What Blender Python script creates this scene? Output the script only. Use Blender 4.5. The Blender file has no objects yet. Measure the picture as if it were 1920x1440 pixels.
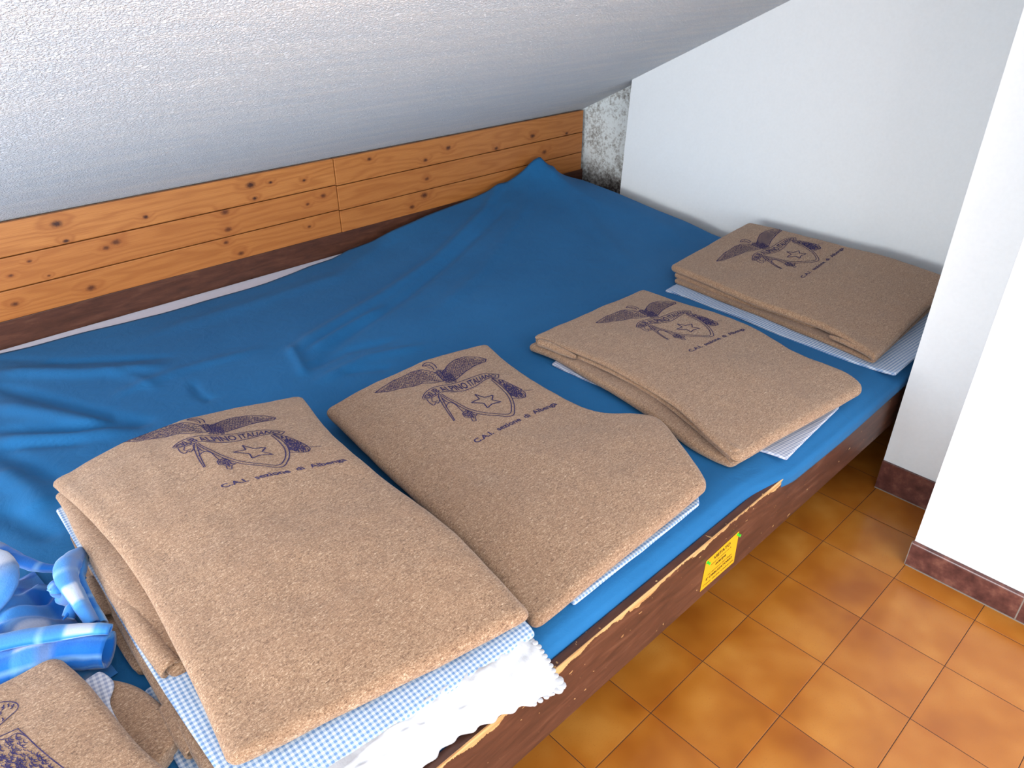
import bpy, bmesh, math, random
from mathutils import Vector, Matrix, noise as mnoise
from mathutils.bvhtree import BVHTree

random.seed(7)
SC = bpy.context.scene
COL = SC.collection

# ------------------------------------------------------------------ camera
FPX = 1389.4431
CAM = Vector((-1.9397, -0.5487, 1.4541))
RX = Vector((0.72501, -0.68873, -0.00200))
RD = Vector((-0.34918, -0.36515, -0.86298))
RF = Vector((0.59366, 0.62637, -0.50524))
cd = bpy.data.cameras.new('camera')
cam = bpy.data.objects.new('camera', cd)
COL.objects.link(cam)
cd.sensor_width = 36.0
cd.sensor_fit = 'HORIZONTAL'
cd.lens = 36.0 * FPX / 1920.0
cd.clip_start = 0.02
RX.normalize()
RF = (RF - RX * RF.dot(RX)).normalized()
UP = RX.cross(RF)
M3 = Matrix((RX, UP, -RF)).transposed()
cam.matrix_world = Matrix.Translation(CAM) @ M3.to_4x4()
SC.camera = cam

# ------------------------------------------------------------------ light
w = bpy.data.worlds.new('world')
SC.world = w
w.use_nodes = True
bg = w.node_tree.nodes['Background']
bg.inputs[0].default_value = (0.86, 0.93, 1.0, 1)
bg.inputs[1].default_value = 1.85


def area(name, loc, target, sx, sy, power, col):
    l = bpy.data.lights.new(name, 'AREA')
    l.shape = 'RECTANGLE'
    l.size, l.size_y = sx, sy
    l.energy = power
    l.color = col
    o = bpy.data.objects.new(name, l)
    COL.objects.link(o)
    o.location = loc
    o.rotation_euler = (Vector(target) - Vector(loc)).to_track_quat('-Z', 'Y').to_euler()
    return o


area('window_daylight', (-3.5, 0.45, 0.84), (0.0, 0.95, 1.15), 1.8, 0.80, 62, (0.95, 0.98, 1.0))
area('rear_ceiling_fill', (-1.9, -2.4, 0.70), (-0.9, 1.0, 1.6), 2.4, 1.2, 62, (0.90, 0.96, 1.0))  # added fill behind the camera to brighten the ceiling, not a known door
# added spot lighting the floor behind the camera, bounces fill onto the ceiling
sl = bpy.data.lights.new('floor_bounce_spot', 'SPOT')
sl.energy = 12000
sl.color = (0.88, 0.95, 1.0)
sl.spot_size = math.radians(24)
sl.spot_blend = 0.25
sl.shadow_soft_size = 0.05
so = bpy.data.objects.new('floor_bounce_spot', sl)
COL.objects.link(so)
so.location = (-2.6, -4.4, 2.6)
so.rotation_euler = (Vector((-1.9, -2.0, 0.0)) - Vector(so.location)).to_track_quat('-Z', 'Y').to_euler()
vs = SC.view_settings
vs.view_transform = 'Standard'
vs.look = 'None'
vs.gamma = 1.0
vs.use_curve_mapping = False
vs.exposure = 0.19


# ------------------------------------------------------------------ helpers
def ray(u, v):
    return RX * ((u - 960) / FPX) - UP * ((v - 720) / FPX) + RF


def at(u, v, z):
    d = ray(u, v)
    return CAM + d * ((z - CAM.z) / d.z)


def aty(u, v, y):
    d = ray(u, v)
    return CAM + d * ((y - CAM.y) / d.y)


def tag(o, label=None, cat=None, group=None, kind=None):
    if label: o['label'] = label
    if cat: o['category'] = cat
    if group: o['group'] = group
    if kind: o['kind'] = kind
    return o


def empty(name, loc=(0, 0, 0)):
    o = bpy.data.objects.new(name, None)
    o.empty_display_size = 0.05
    COL.objects.link(o)
    o.location = loc
    return o


def link_mesh(name, me, mat, parent=None, smooth=True):
    o = bpy.data.objects.new(name, me)
    COL.objects.link(o)
    if mat:
        for m in (mat if isinstance(mat, (list, tuple)) else [mat]):
            me.materials.append(m)
    if smooth:
        for p in me.polygons: p.use_smooth = True
    if parent:
        o.parent = parent
        o.matrix_parent_inverse = Matrix.Translation(-parent.location)
    return o


def mesh_from(name, verts, faces):
    me = bpy.data.meshes.new(name)
    me.from_pydata([tuple(v) for v in verts], [], faces)
    me.update()
    return me


def fixn(me):
    bm = bmesh.new()
    bm.from_mesh(me)
    bmesh.ops.recalc_face_normals(bm, faces=bm.faces)
    bm.to_mesh(me)
    bm.free()
    return me


def box_bm(bm, lo, hi, bevel=0.0):
    vs_ = [bm.verts.new((x, y, z)) for z in (lo[2], hi[2]) for y in (lo[1], hi[1]) for x in (lo[0], hi[0])]
    fs = [(0, 2, 3, 1), (4, 5, 7, 6), (0, 1, 5, 4), (2, 6, 7, 3), (0, 4, 6, 2), (1, 3, 7, 5)]
    nf = [bm.faces.new([vs_[i] for i in f]) for f in fs]
    if bevel:
        es = list({e for f in nf for e in f.edges})
        bmesh.ops.bevel(bm, geom=es, offset=bevel, segments=2, affect='EDGES', profile=0.6)


def box(name, lo, hi, mat, parent=None, bevel=0.0):
    bm = bmesh.new()
    box_bm(bm, lo, hi, bevel)
    me = bpy.data.meshes.new(name)
    bm.to_mesh(me)
    bm.free()
    return link_mesh(name, me, mat, parent, smooth=False)


def lerp(a, b, t): return a + (b - a) * t


def smooth01(t):
    t = max(0.0, min(1.0, t))
    return t * t * (3 - 2 * t)


def interp(x, pts):
    if x <= pts[0][0]: return pts[0][1]
    for (a, va), (b, vb) in zip(pts, pts[1:]):
        if x <= b: return lerp(va, vb, (x - a) / (b - a))
    return pts[-1][1]


def catmull(P, t):
    n = len(P) - 1
    f = max(0.0, min(0.999999, t)) * n
    i = int(f)
    f -= i
    p0 = P[max(i - 1, 0)]
    p1, p2 = P[i], P[i + 1]
    p3 = P[min(i + 2, n)]
    return ((p1 * 2) + (p2 - p0) * f + (p0 * 2 - p1 * 5 + p2 * 4 - p3) * f * f + (p1 * 3 - p0 - p2 * 3 + p3) * f ** 3) * 0.5


def resample(P, n):
    """n points evenly spaced on a Catmull-Rom through P (list of Vector)"""
    S = [catmull(P, i / 200) for i in range(201)] if len(P) > 1 else P
    d = [0.0]
    for a, b in zip(S, S[1:]): d.append(d[-1] + (b - a).length)
    out = []
    j = 0
    for k in range(n):
        s = d[-1] * k / (n - 1)
        while j < 199 and d[j + 1] < s: j += 1
        f = (s - d[j]) / max(1e-9, d[j + 1] - d[j])
        out.append(S[j].lerp(S[j + 1], max(0, min(1, f))))
    return out


def seg_dist(px, py, P):
    best, bt = 1e9, 0
    n = len(P) - 1
    for i in range(n):
        ax, ay = P[i][0], P[i][1]
        bx, by = P[i + 1][0], P[i + 1][1]
        dx, dy = bx - ax, by - ay
        t = ((px - ax) * dx + (py - ay) * dy) / (dx * dx + dy * dy + 1e-12)
        t = max(0, min(1, t))
        d = math.hypot(px - ax - dx * t, py - ay - dy * t)
        if d < best: best, bt = d, (i + t) / n
    return best, bt


# ------------------------------------------------------------------ materials
class MatB:
    def __init__(self, name):
        self.m = bpy.data.materials.new(name)
        self.m.use_nodes = True
        self.nt = self.m.node_tree
        self.b = self.nt.nodes['Principled BSDF']
        self.tc = self.nt.nodes.new('ShaderNodeTexCoord')

    def n(self, t, **kw):
        o = self.nt.nodes.new(t)
        for k, v in kw.items(): setattr(o, k, v)
        return o

    def l(self, a, b): self.nt.links.new(a, b)

    def coord(self, scale=(1, 1, 1), rot=(0, 0, 0), loc=(0, 0, 0)):
        mp = self.n('ShaderNodeMapping')
        mp.inputs['Scale'].default_value = scale
        mp.inputs['Rotation'].default_value = rot
        mp.inputs['Location'].default_value = loc
        self.l(self.tc.outputs['Object'], mp.inputs['Vector'])
        return mp.outputs['Vector']

    def noise(self, vec, scale, detail=3, rough=0.5, dist=0.0):
        t = self.n('ShaderNodeTexNoise')
        t.inputs['Scale'].default_value = scale
        t.inputs['Detail'].default_value = detail
        t.inputs['Roughness'].default_value = rough
        t.inputs['Distortion'].default_value = dist
        self.l(vec, t.inputs['Vector'])
        return t.outputs['Fac']

    def ramp(self, fac, stops):
        r = self.n('ShaderNodeValToRGB')
        e = r.color_ramp.elements
        while len(e) < len(stops): e.new(0.5)
        for k, (p, c) in enumerate(stops):
            e[k].position = p
            e[k].color = (*c, 1) if len(c) == 3 else c
        self.l(fac, r.inputs['Fac'])
        return r.outputs['Color']

    def mix(self, fac, a, b, mode='MIX'):
        x = self.n('ShaderNodeMix', data_type='RGBA', blend_type=mode)
        for sock, val in ((x.inputs['Factor'], fac), (x.inputs[6], a), (x.inputs[7], b)):
            if isinstance(val, (int, float)): sock.default_value = val
            elif isinstance(val, tuple): sock.default_value = (*val, 1) if len(val) == 3 else val
            else: self.l(val, sock)
        return x.outputs[2]

    def math(self, op, a, b=None, clamp=False):
        x = self.n('ShaderNodeMath', operation=op)
        x.use_clamp = clamp
        for i, v in enumerate((a, b)):
            if v is None: continue
            if isinstance(v, (int, float)): x.inputs[i].default_value = v
            else: self.l(v, x.inputs[i])
        return x.outputs[0]

    def sep(self, vec):
        s = self.n('ShaderNodeSeparateXYZ')
        self.l(vec, s.inputs[0])
        return s.outputs

    def bump(self, h, strength, dist, normal=None):
        b = self.n('ShaderNodeBump')
        b.inputs['Strength'].default_value = strength
        b.inputs['Distance'].default_value = dist
        self.l(h, b.inputs['Height'])
        if normal: self.l(normal, b.inputs['Normal'])
        self.l(b.outputs[0], self.b.inputs['Normal'])
        return b.outputs[0]

    def base(self, c):
        if isinstance(c, tuple): self.b.inputs['Base Color'].default_value = (*c, 1)
        else: self.l(c, self.b.inputs['Base Color'])

    def rough(self, v, spec=0.5):
        if isinstance(v, (int, float)): self.b.inputs['Roughness'].default_value = v
        else: self.l(v, self.b.inputs['Roughness'])
        self.b.inputs['Specular IOR Level'].default_value = spec


def srgb(r, g, b):
    f = lambda c: (c / 255 / 12.92) if c <= 10 else ((c / 255 + 0.055) / 1.055) ** 2.4
    return (f(r), f(g), f(b))


def mat_wool():
    M = MatB('brown_wool')
    v = M.coord()
    warp = M.n('ShaderNodeMixRGB')
    fib = M.noise(M.coord((1, 1, 1), (0.3, 0.2, 0.5)), 330, 4, 0.7, 0.8)
    fine = M.noise(M.coord((0.28, 1.5, 1), (0, 0, 1.15)), 300, 3, 0.6, 1.6)
    big = M.noise(v, 9, 3, 0.6)
    f = M.math('ADD', M.math('MULTIPLY', fib, 0.55), M.math('MULTIPLY', fine, 0.45))
    c = M.ramp(f, [(0.36, srgb(86, 60, 43)), (0.46, srgb(138, 105, 79)), (0.54, srgb(161, 127, 98)), (0.66, srgb(210, 183, 155))])
    c = M.mix(M.math('MULTIPLY', M.math('SUBTRACT', big, 0.40), 0.7, True), c, srgb(142, 106, 80))
    M.base(c)
    M.rough(1.0, 0.1)
    M.b.inputs['Sheen Weight'].default_value = 0.25
    M.b.inputs['Sheen Roughness'].default_value = 0.6
    M.bump(f, 0.55, 0.004)
    return M.m


def mat_ink():
    M = MatB('faded_blue_ink')
    f = M.noise(M.coord(), 420, 3, 0.7)
    M.base(M.ramp(f, [(0.36, srgb(48, 44, 82)), (0.56, srgb(66, 60, 96)), (0.72, srgb(120, 98, 98))]))
    M.rough(1.0, 0.05)
    M.bump(f, 0.4, 0.002)
    return M.m


def mat_sheet():
    M = MatB('blue_cotton')
    v = M.coord()
    big = M.noise(v, 2.2, 4, 0.6)
    c = M.ramp(big, [(0.3, srgb(18, 88, 138)), (0.7, srgb(30, 102, 156))])
    wv = M.noise(v, 900, 2, 0.5)
    cr = M.noise(M.coord((1.0, 1.0, 1.0)), 16, 5, 0.62, 0.6)
    c = M.mix(M.math('MULTIPLY', wv, 0.35), c, srgb(42, 112, 164))
    M.base(c)
    M.rough(0.85, 0.2)
    M.b.inputs['Sheen Weight'].default_value = 0.04
    h = M.math('ADD', M.math('MULTIPLY', cr, 0.9), M.math('MULTIPLY', wv, 0.12))
    M.bump(h, 0.34, 0.012)
    return M.m


def mat_check(name='gingham_cotton', rot=0.05, hue=(112, 144, 186), white=(206, 214, 224)):
    M = MatB(name)
    x, y, z = M.sep(M.coord((1, 1, 1), (0, 0, rot)))[:3]
    P = 2 * math.pi / 0.0088
    sx = M.math('ADD', M.math('MULTIPLY', M.math('SINE', M.math('MULTIPLY', x, P)), 2.2), 0.5, True)
    yy = M.math('ADD', y, M.math('MULTIPLY', z, 0.8))
    sy = M.math('ADD', M.math('MULTIPLY', M.math('SINE', M.math('MULTIPLY', yy, P)), 2.2), 0.5, True)
    f = M.math('MULTIPLY', M.math('ADD', sx, sy), 0.5)
    M.base(M.mix(f, srgb(*white), srgb(*hue)))
    M.rough(0.9, 0.15)
    M.bump(M.noise(M.coord(), 40, 4, 0.6), 0.25, 0.006)
    return M.m


def mat_plain(name, col, rough=0.8, spec=0.3, nscale=30, bump=0.15, bdist=0.004, var=0.12):
    M = MatB(name)
    f = M.noise(M.coord(), nscale, 4, 0.6)
    dark = tuple(c * (1 - var) for c in col)
    M.base(M.ramp(f, [(0.3, dark), (0.7, col)]))
    M.rough(rough, spec)
    if bump: M.bump(f, bump, bdist)
    return M.m


def mat_tile():
    M = MatB('terracotta_floor_tiles')
    x, y, z = M.sep(M.coord((5, 5, 5)))[:3]

    def edge(a):
        fr = M.math('FRACT', M.math('ADD', a, 100.0))
        return M.math('ABSOLUTE', M.math('SUBTRACT', fr, 0.5))
    ex, ey = edge(x), edge(y)
    mx = M.math('MAXIMUM', ex, ey)
    joint = M.math('GREATER_THAN', mx, 0.4960)
    near = M.math('MULTIPLY', M.math('SUBTRACT', mx, 0.40), 6.0, True)
    cell = M.n('ShaderNodeCombineXYZ')
    M.l(M.math('FLOOR', x), cell.inputs[0])
    M.l(M.math('FLOOR', y), cell.inputs[1])
    wn = M.n('ShaderNodeTexWhiteNoise', noise_dimensions='3D')
    M.l(cell.outputs[0], wn.inputs['Vector'])
    vadd = M.n('ShaderNodeVectorMath', operation='ADD')
    sc = M.n('ShaderNodeVectorMath', operation='SCALE')
    M.l(wn.outputs['Color'], sc.inputs[0])
    sc.inputs['Scale'].default_value = 13.0
    M.l(M.tc.outputs['Object'], vadd.inputs[0])
    M.l(sc.outputs[0], vadd.inputs[1])
    cloud = M.noise(vadd.outputs[0], 7.0, 2, 0.45, 0.15)
    c = M.ramp(cloud, [(0.28, srgb(146, 80, 22)), (0.5, srgb(170, 103, 34)), (0.72, srgb(186, 122, 50))])
    c = M.mix(M.math('MULTIPLY', near, 0.35), c, srgb(168, 92, 36))
    tone = M.math('MULTIPLY', wn.outputs['Value'], 0.30)
    c = M.mix(tone, c, srgb(158, 88, 34))
    spk = M.noise(M.coord(), 300, 2, 0.6)
    c = M.mix(M.math('MULTIPLY', M.math('GREATER_THAN', spk, 0.63), 0.25), c, srgb(150, 84, 34))
    c = M.mix(joint, c, srgb(46, 28, 19))
    M.base(c)
    M.rough(M.math('ADD', M.math('MULTIPLY', cloud, 0.12), M.math('ADD', 0.15, M.math('MULTIPLY', joint, 0.6))), 0.38)
    h = M.math('ADD', M.math('MULTIPLY', M.math('SUBTRACT', 1.0, M.math('MULTIPLY', M.math('SUBTRACT', mx, 0.486), 80.0, True)), 1.0),
               M.math('MULTIPLY', M.noise(M.coord(), 14, 3, 0.5), 0.12))
    M.bump(h, 0.15, 0.002)
    return M.m


def mat_skirt():
    M = MatB('brown_glazed_tile')
    f = M.noise(M.coord(), 26, 4, 0.6)
    M.base(M.ramp(f, [(0.32, srgb(74, 44, 42)), (0.52, srgb(98, 60, 54)), (0.7, srgb(128, 84, 72))]))
    M.rough(0.22, 0.5)
    return M.m


def mat_plaster(name, col, rough_bump, scale, streak=0.0):
    M = MatB(name)
    v = M.coord()
    a = M.noise(v, scale, 5, 0.62)
    b = M.noise(v, scale * 0.24, 3, 0.5)
    f = M.math('ADD', M.math('MULTIPLY', a, 0.7), M.math('MULTIPLY', b, 0.3))
    M.base(M.ramp(f, [(0.3, tuple(c * 0.965 for c in col)), (0.6, col)]))
    M.rough(0.95, 0.1)
    M.bump(f, rough_bump, 0.01)
    return M.m


def mat_ceiling():
    M = MatB('rough_spray_plaster')
    v = M.coord()
    a = M.noise(v, 190, 3, 0.65, 0.2)
    b = M.noise(v, 95, 3, 0.6, 0.3)
    g = M.ramp(M.math('ADD', M.math('MULTIPLY', a, 0.65), M.math('MULTIPLY', b, 0.35)), [(0.40, (0, 0, 0)), (0.60, (1, 1, 1))])
    st = M.noise(M.coord((0.9, 9, 9), (0, 0, -0.16)), 3.0, 4, 0.6, 0.5)
    f = M.math('ADD', M.math('MULTIPLY', g, 0.8), M.math('MULTIPLY', st, 0.5))
    c = M.mix(M.math('MULTIPLY', M.math('SUBTRACT', st, 0.40), 2.4, True), srgb(232, 237, 243), srgb(250, 249, 248))
    c = M.mix(M.math('MULTIPLY', M.math('SUBTRACT', 1.0, g), 0.30), c, srgb(206, 209, 215))  # grey in the pits paints in the shade between plaster grains
    M.base(c)
    M.rough(0.85, 0.25)
    M.bump(f, 0.85, 0.011)
    return M.m


def mat_mould():
    M = MatB('damp_mouldy_plaster')
    v = M.coord()
    x, y, z = M.sep(v)[:3]
    a = M.noise(v, 70, 6, 0.75)
    b = M.noise(v, 9, 4, 0.65, 0.5)
    low = M.math('MULTIPLY', M.math('SUBTRACT', 0.56, z), 4.0, True)
    top = M.math('MULTIPLY', M.math('SUBTRACT', z, 0.76), 4.0, True)
    f = M.math('ADD', M.math('MULTIPLY', a, 0.75), M.math('MULTIPLY', b, 0.5))
    f = M.math('ADD', f, M.math('ADD', M.math('MULTIPLY', low, 0.34), M.math('MULTIPLY', top, 0.12)))
    M.base(M.ramp(f, [(0.61, srgb(220, 226, 226)), (0.72, srgb(168, 168, 164)), (0.86, srgb(88, 84, 80)), (1.0, srgb(58, 50, 46))]))
    M.rough(0.95, 0.1)
    M.bump(a, 0.4, 0.006)
    return M.m


KNOTS = [(470, 347, 9), (478, 372, 5), (422, 398, 8), (428, 430, 7), (218, 454, 8), (199, 465, 6), (171, 540, 8), (124, 452, 5), (106, 420, 9),
         (273, 407, 5), (452, 475, 6), (795, 366, 8), (772, 388, 6), (840, 277, 6), (577, 383, 4), (580, 425, 4), (570, 338, 4), (606, 367, 6),
         (692, 298, 5), (797, 300, 5), (930, 278, 5), (28, 570, 6), (20, 517, 4), (55, 490, 4), (424, 455, 5), (998, 255, 6), (1020, 285, 6),
         (1062, 250, 4), (800, 335, 5), (92, 517, 3), (507, 342, 4)]


def mat_pine():
    M = MatB('varnished_pine')
    oi = M.n('ShaderNodeObjectInfo')
    sh = M.n('ShaderNodeCombineXYZ')
    M.l(M.math('MULTIPLY', oi.outputs['Random'], 23.0), sh.inputs[0])
    M.l(M.math('MULTIPLY', oi.outputs['Random'], 7.0), sh.inputs[2])
    add = M.n('ShaderNodeVectorMath', operation='ADD')
    M.l(M.tc.outputs['Object'], add.inputs[0])
    M.l(sh.outputs[0], add.inputs[1])

    def mp(scale, src=None):
        m = M.n('ShaderNodeMapping')
        m.inputs['Scale'].default_value = scale
        M.l(src or add.outputs[0], m.inputs['Vector'])
        return m.outputs[0]
    flat = mp((0.62, 0.0, 1.0), M.tc.outputs['Object'])
    kd = None          # distance to the nearest knot, in knot radii
    for u, v, r in KNOTS:
        p = aty(u, v, 2.0)
        rad = r * (p - CAM).length / FPX * 0.62
        d = M.n('ShaderNodeVectorMath', operation='DISTANCE')
        M.l(flat, d.inputs[0])
        d.inputs[1].default_value = (p.x * 0.62, 0.0, p.z)
        q = M.math('DIVIDE', d.outputs['Value'], rad)
        kd = q if kd is None else M.math('MINIMUM', kd, q)
    rag = M.math('MULTIPLY', M.math('SUBTRACT', M.noise(add.outputs[0], 120, 3, 0.6), 0.5), 0.9)
    kdr = M.math('ADD', kd, rag)
    knot = M.math('SUBTRACT', 1.25, kdr, True)
    halo = M.math('SUBTRACT', 1.0, M.math('MULTIPLY', kd, 0.26), True)
    wob = M.noise(mp((0.9, 1, 7)), 2.0, 2, 0.45)
    z = M.sep(add.outputs[0])[2]
    ph = M.math('ADD', M.math('MULTIPLY', z, 210.0), M.math('ADD', M.math('MULTIPLY', wob, 40.0), M.math('MULTIPLY', halo, 8.0)))
    gr = M.math('POWER', M.math('MULTIPLY', M.math('ADD', M.math('SINE', ph), 1.0), 0.5), 2.0)
    fine = M.noise(mp((3, 3, 160)), 3.0, 4, 0.6)
    c = M.ramp(fine, [(0.3, srgb(166, 100, 48)), (0.7, srgb(190, 124, 64))])
    c = M.mix(M.math('MULTIPLY', gr, 0.38), c, srgb(140, 74, 28))
    c = M.mix(M.math('MULTIPLY', halo, 0.40), c, srgb(138, 70, 28))
    c = M.mix(M.math('MULTIPLY', knot, 1.1, True), c, srgb(62, 28, 16))
    c = M.mix(M.math('MULTIPLY', oi.outputs['Random'], 0.25), c, srgb(158, 88, 38))
    M.base(c)
    M.rough(0.4, 0.4)
    M.bump(fine, 0.10, 0.002)
    return M.m


def mat_darkwood(name='dark_stained_wood', worn=False, ztop=0.368):
    M = MatB(name)
    v = M.coord((1.5, 8, 8))
    f = M.noise(v, 6, 5, 0.65, 0.4)
    c = M.ramp(f, [(0.3, srgb(62, 36, 26)), (0.55, srgb(85, 50, 36)), (0.78, srgb(108, 70, 52))])
    if worn:
        x, y, z = M.sep(M.coord())[:3]
        rag = M.noise(M.coord((1, 1, 1)), 90, 4, 0.7)
        slow = M.noise(M.coord((1, 0.2, 0.2)), 7, 3, 0.6)
        depth = M.math('MULTIPLY', M.math('SUBTRACT', slow, 0.36), 0.075)
        lim = M.math('SUBTRACT', ztop + 0.001, M.math('ADD', depth, M.math('MULTIPLY', M.math('SUBTRACT', rag, 0.5), 0.018)))
        g = M.n('ShaderNodeNewGeometry')
        ny = M.math('LESS_THAN', M.sep(g.outputs['Normal'])[1], -0.25)
        chip = M.math('MULTIPLY', M.math('GREATER_THAN', z, lim), ny)
        scr = M.math('GREATER_THAN', M.noise(M.coord((1, 1, 2.2)), 34, 2, 0.5), 0.715)
        spots = M.math('GREATER_THAN', M.noise(M.coord((1, 1, 1)), 75, 2, 0.5), 0.735)
        chip = M.math('MAXIMUM', chip, M.math('MULTIPLY', M.math('MAXIMUM', scr, spots), 0.75))
        wood = M.ramp(M.noise(M.coord((2, 30, 90)), 4, 3, 0.6), [(0.3, srgb(160, 112, 66)), (0.7, srgb(214, 172, 118))])
        c = M.mix(chip, c, wood)
    M.base(c)
    M.rough(0.42, 0.4)
    M.bump(f, 0.15, 0.003)
    return M.m


def mat_throw():
    M = MatB('blue_plaid_fleece')
    uv = M.n('ShaderNodeUVMap')
    x, y, z = M.sep(uv.outputs[0])[:3]

    def stripes(a, per, width, off=0.0):
        fr = M.math('FRACT', M.math('ADD', M.math('DIVIDE', a, per), 50.0 + off))
        d = M.math('ABSOLUTE', M.math('SUBTRACT', fr, 0.5))
        return M.math('MULTIPLY', M.math('SUBTRACT', width + .02, d), 1 / .04, True)
    half = M.math('MULTIPLY', M.math('ADD', stripes(x, 0.19, 0.15), stripes(y, 0.19, 0.15)), 0.5)
    thin = M.math('MAXIMUM', stripes(x, 0.19, 0.025, 0.33), stripes(y, 0.19, 0.025, 0.33))
    pale = M.math('MULTIPLY', stripes(x, 0.19, 0.11, 0.02), stripes(y, 0.19, 0.11, 0.02))
    grey = M.math('MAXIMUM', stripes(x, 0.38, 0.03, 0.2), stripes(y, 0.38, 0.03, 0.2))
    c = M.mix(half, srgb(24, 100, 184), srgb(80, 148, 206))
    c = M.mix(M.math('MULTIPLY', thin, 0.55), c, srgb(128, 170, 206))
    c = M.mix(M.math('MULTIPLY', grey, 0.7), c, srgb(96, 110, 148))
    c = M.mix(M.math('MULTIPLY', pale, 0.75), c, srgb(190, 192, 204))
    M.base(c)
    M.rough(1.0, 0.1)
    M.b.inputs['Sheen Weight'].default_value = 0.3
    M.bump(M.noise(M.coord(), 260, 3, 0.6), 0.25, 0.003)
    return M.m


WOOL, INK, SHEET = mat_wool(), mat_ink(), mat_sheet()
CHECK = mat_check()
CHECKG = mat_check('grey_gingham_cotton', 0.12, (142, 150, 174), (198, 200, 208))
TILE, SKIRT = mat_tile(), mat_skirt()
WHITE = mat_plaster('white_wall_paint', srgb(230, 234, 236), 0.05, 90)
CEIL, MOULD, PINE = mat_ceiling(), mat_mould(), mat_pine()
DARK, DARKW = mat_darkwood(), mat_darkwood('worn_dark_stained_wood', True)
WCOT = mat_plain('white_cotton', srgb(186, 185, 188), 0.9, 0.2, 22, 0.35, 0.012, 0.05)
MATT = mat_plain('white_mattress_cover', srgb(226, 226, 238), 0.9, 0.2, 40, 0.1, 0.003, 0.06)
YEL = mat_plain('yellow_paper', srgb(212, 158, 14), 0.6, 0.4, 20, 0.0, 0.0, 0.05)
BLK = mat_plain('black_print', srgb(52, 40, 16), 0.7, 0.2, 50, 0.0, 0.0, 0.05)
GREEN = mat_plain('green_plastic', srgb(60, 205, 50), 0.25, 0.5, 50, 0.0, 0.0, 0.03)
THROW = mat_throw()
GROUT = mat_plain('pale_grout', srgb(138, 128, 118), 0.9, 0.2, 60, 0.2, 0.002)


# ------------------------------------------------------------------ setting
def ceil_z(y): return 0.7770 - 0.490 * (y - 2.008)


def wall_prism(name, foot, mat, z0=0.0, over=0.02):
    n = len(foot)
    V = [Vector((x, y, z0)) for x, y in foot] + [Vector((x, y, ceil_z(y) + over)) for x, y in foot]
    F = [tuple(range(n))[::-1], tuple(range(n, 2 * n))] + [(i, (i + 1) % n, n + (i + 1) % n, n + i) for i in range(n)]
    o = link_mesh(name, fixn(mesh_from(name, V, F)), mat, smooth=False)
    return tag(o, kind='structure')


def slab(name, V4, thick, mat):
    """quad with thickness along its normal away from the room"""
    n = (V4[1] - V4[0]).cross(V4[2] - V4[0]).normalized()
    V = list(V4) + [v + n * thick for v in V4]
    F = [(0, 1, 2, 3), (7, 6, 5, 4), (0, 4, 5, 1), (1, 5, 6, 2), (2, 6, 7, 3), (3, 7, 4, 0)]
    o = link_mesh(name, fixn(mesh_from(name, V, F)), mat, smooth=False)
    return tag(o, kind='structure')


fl = box('floor', (-3.6, -2.4, -0.1), (1.2, 2.2, 0.0), TILE)
tag(fl, kind='structure')
slab('ceiling', [Vector((-3.6, 2.25, ceil_z(2.25))), Vector((-3.6, -0.62, ceil_z(-0.62))), Vector((1.2, -0.62, ceil_z(-0.62))), Vector((1.2, 2.25, ceil_z(2.25)))], 0.12, CEIL)
XW, XR = 0.88, 0.990
wall_prism('wall_back', [(-3.6, 2.06), (1.1, 2.06), (1.1, 2.2), (-3.6, 2.2)], WHITE)
wall_prism('wall_far', [(XR, 1.3), (1.1, 1.3), (1.1, 2.06), (XR, 2.06)], MOULD)
# white panel wall at the foot of the bed; its free edge leans very slightly
me = mesh_from('wall_right', [(XW, 0.0, 0), (XW, 1.687, 0), (XR + .02, 1.687, 0), (XR + .02, 0.0, 0),
                              (XW, 0.0, ceil_z(0.0) + .02), (XW, 1.644, ceil_z(1.644) + .02), (XR + .02, 1.644, ceil_z(1.644) + .02), (XR + .02, 0.0, ceil_z(0.0) + .02)],
               [(3, 2, 1, 0), (4, 5, 6, 7), (0, 1, 5, 4), (1, 2, 6, 5), (2, 3, 7, 6), (3, 0, 4, 7)])
tag(link_mesh('wall_right', fixn(me), WHITE, smooth=False), kind='structure')
YA, XA = 0.006, 0.158
YB, XB = -0.200, -0.1165
wall_prism('wall_side', [(XA, -0.30), (XW, -0.30), (XW, YA), (XA, YA)], WHITE)
wall_prism('wall_front', [(XB, -1.55), (XA + .05, -1.55), (XA + .05, YB), (XB, YB)], WHITE)


def skirt(name, x, y0, y1, h, th, nose):
    """a row of glazed skirting tiles against a face that looks towards -x"""
    bm = bmesh.new()
    box_bm(bm, (x - th, min(y0, y1), 0.002), (x, max(y0, y1), h), 0.0)
    if nose:
        es = [e for e in bm.edges if all(v.co.z > h - 1e-4 and abs(v.co.x - (x - th)) < 1e-4 for v in e.verts)]
        bmesh.ops.bevel(bm, geom=es, offset=th * 0.8, segments=5, affect='EDGES', profile=0.5)
    me = bpy.data.meshes.new(name)
    bm.to_mesh(me)
    bm.free()
    o = link_mesh(name, me, SKIRT, smooth=False)
    return tag(o, kind='structure')


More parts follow.
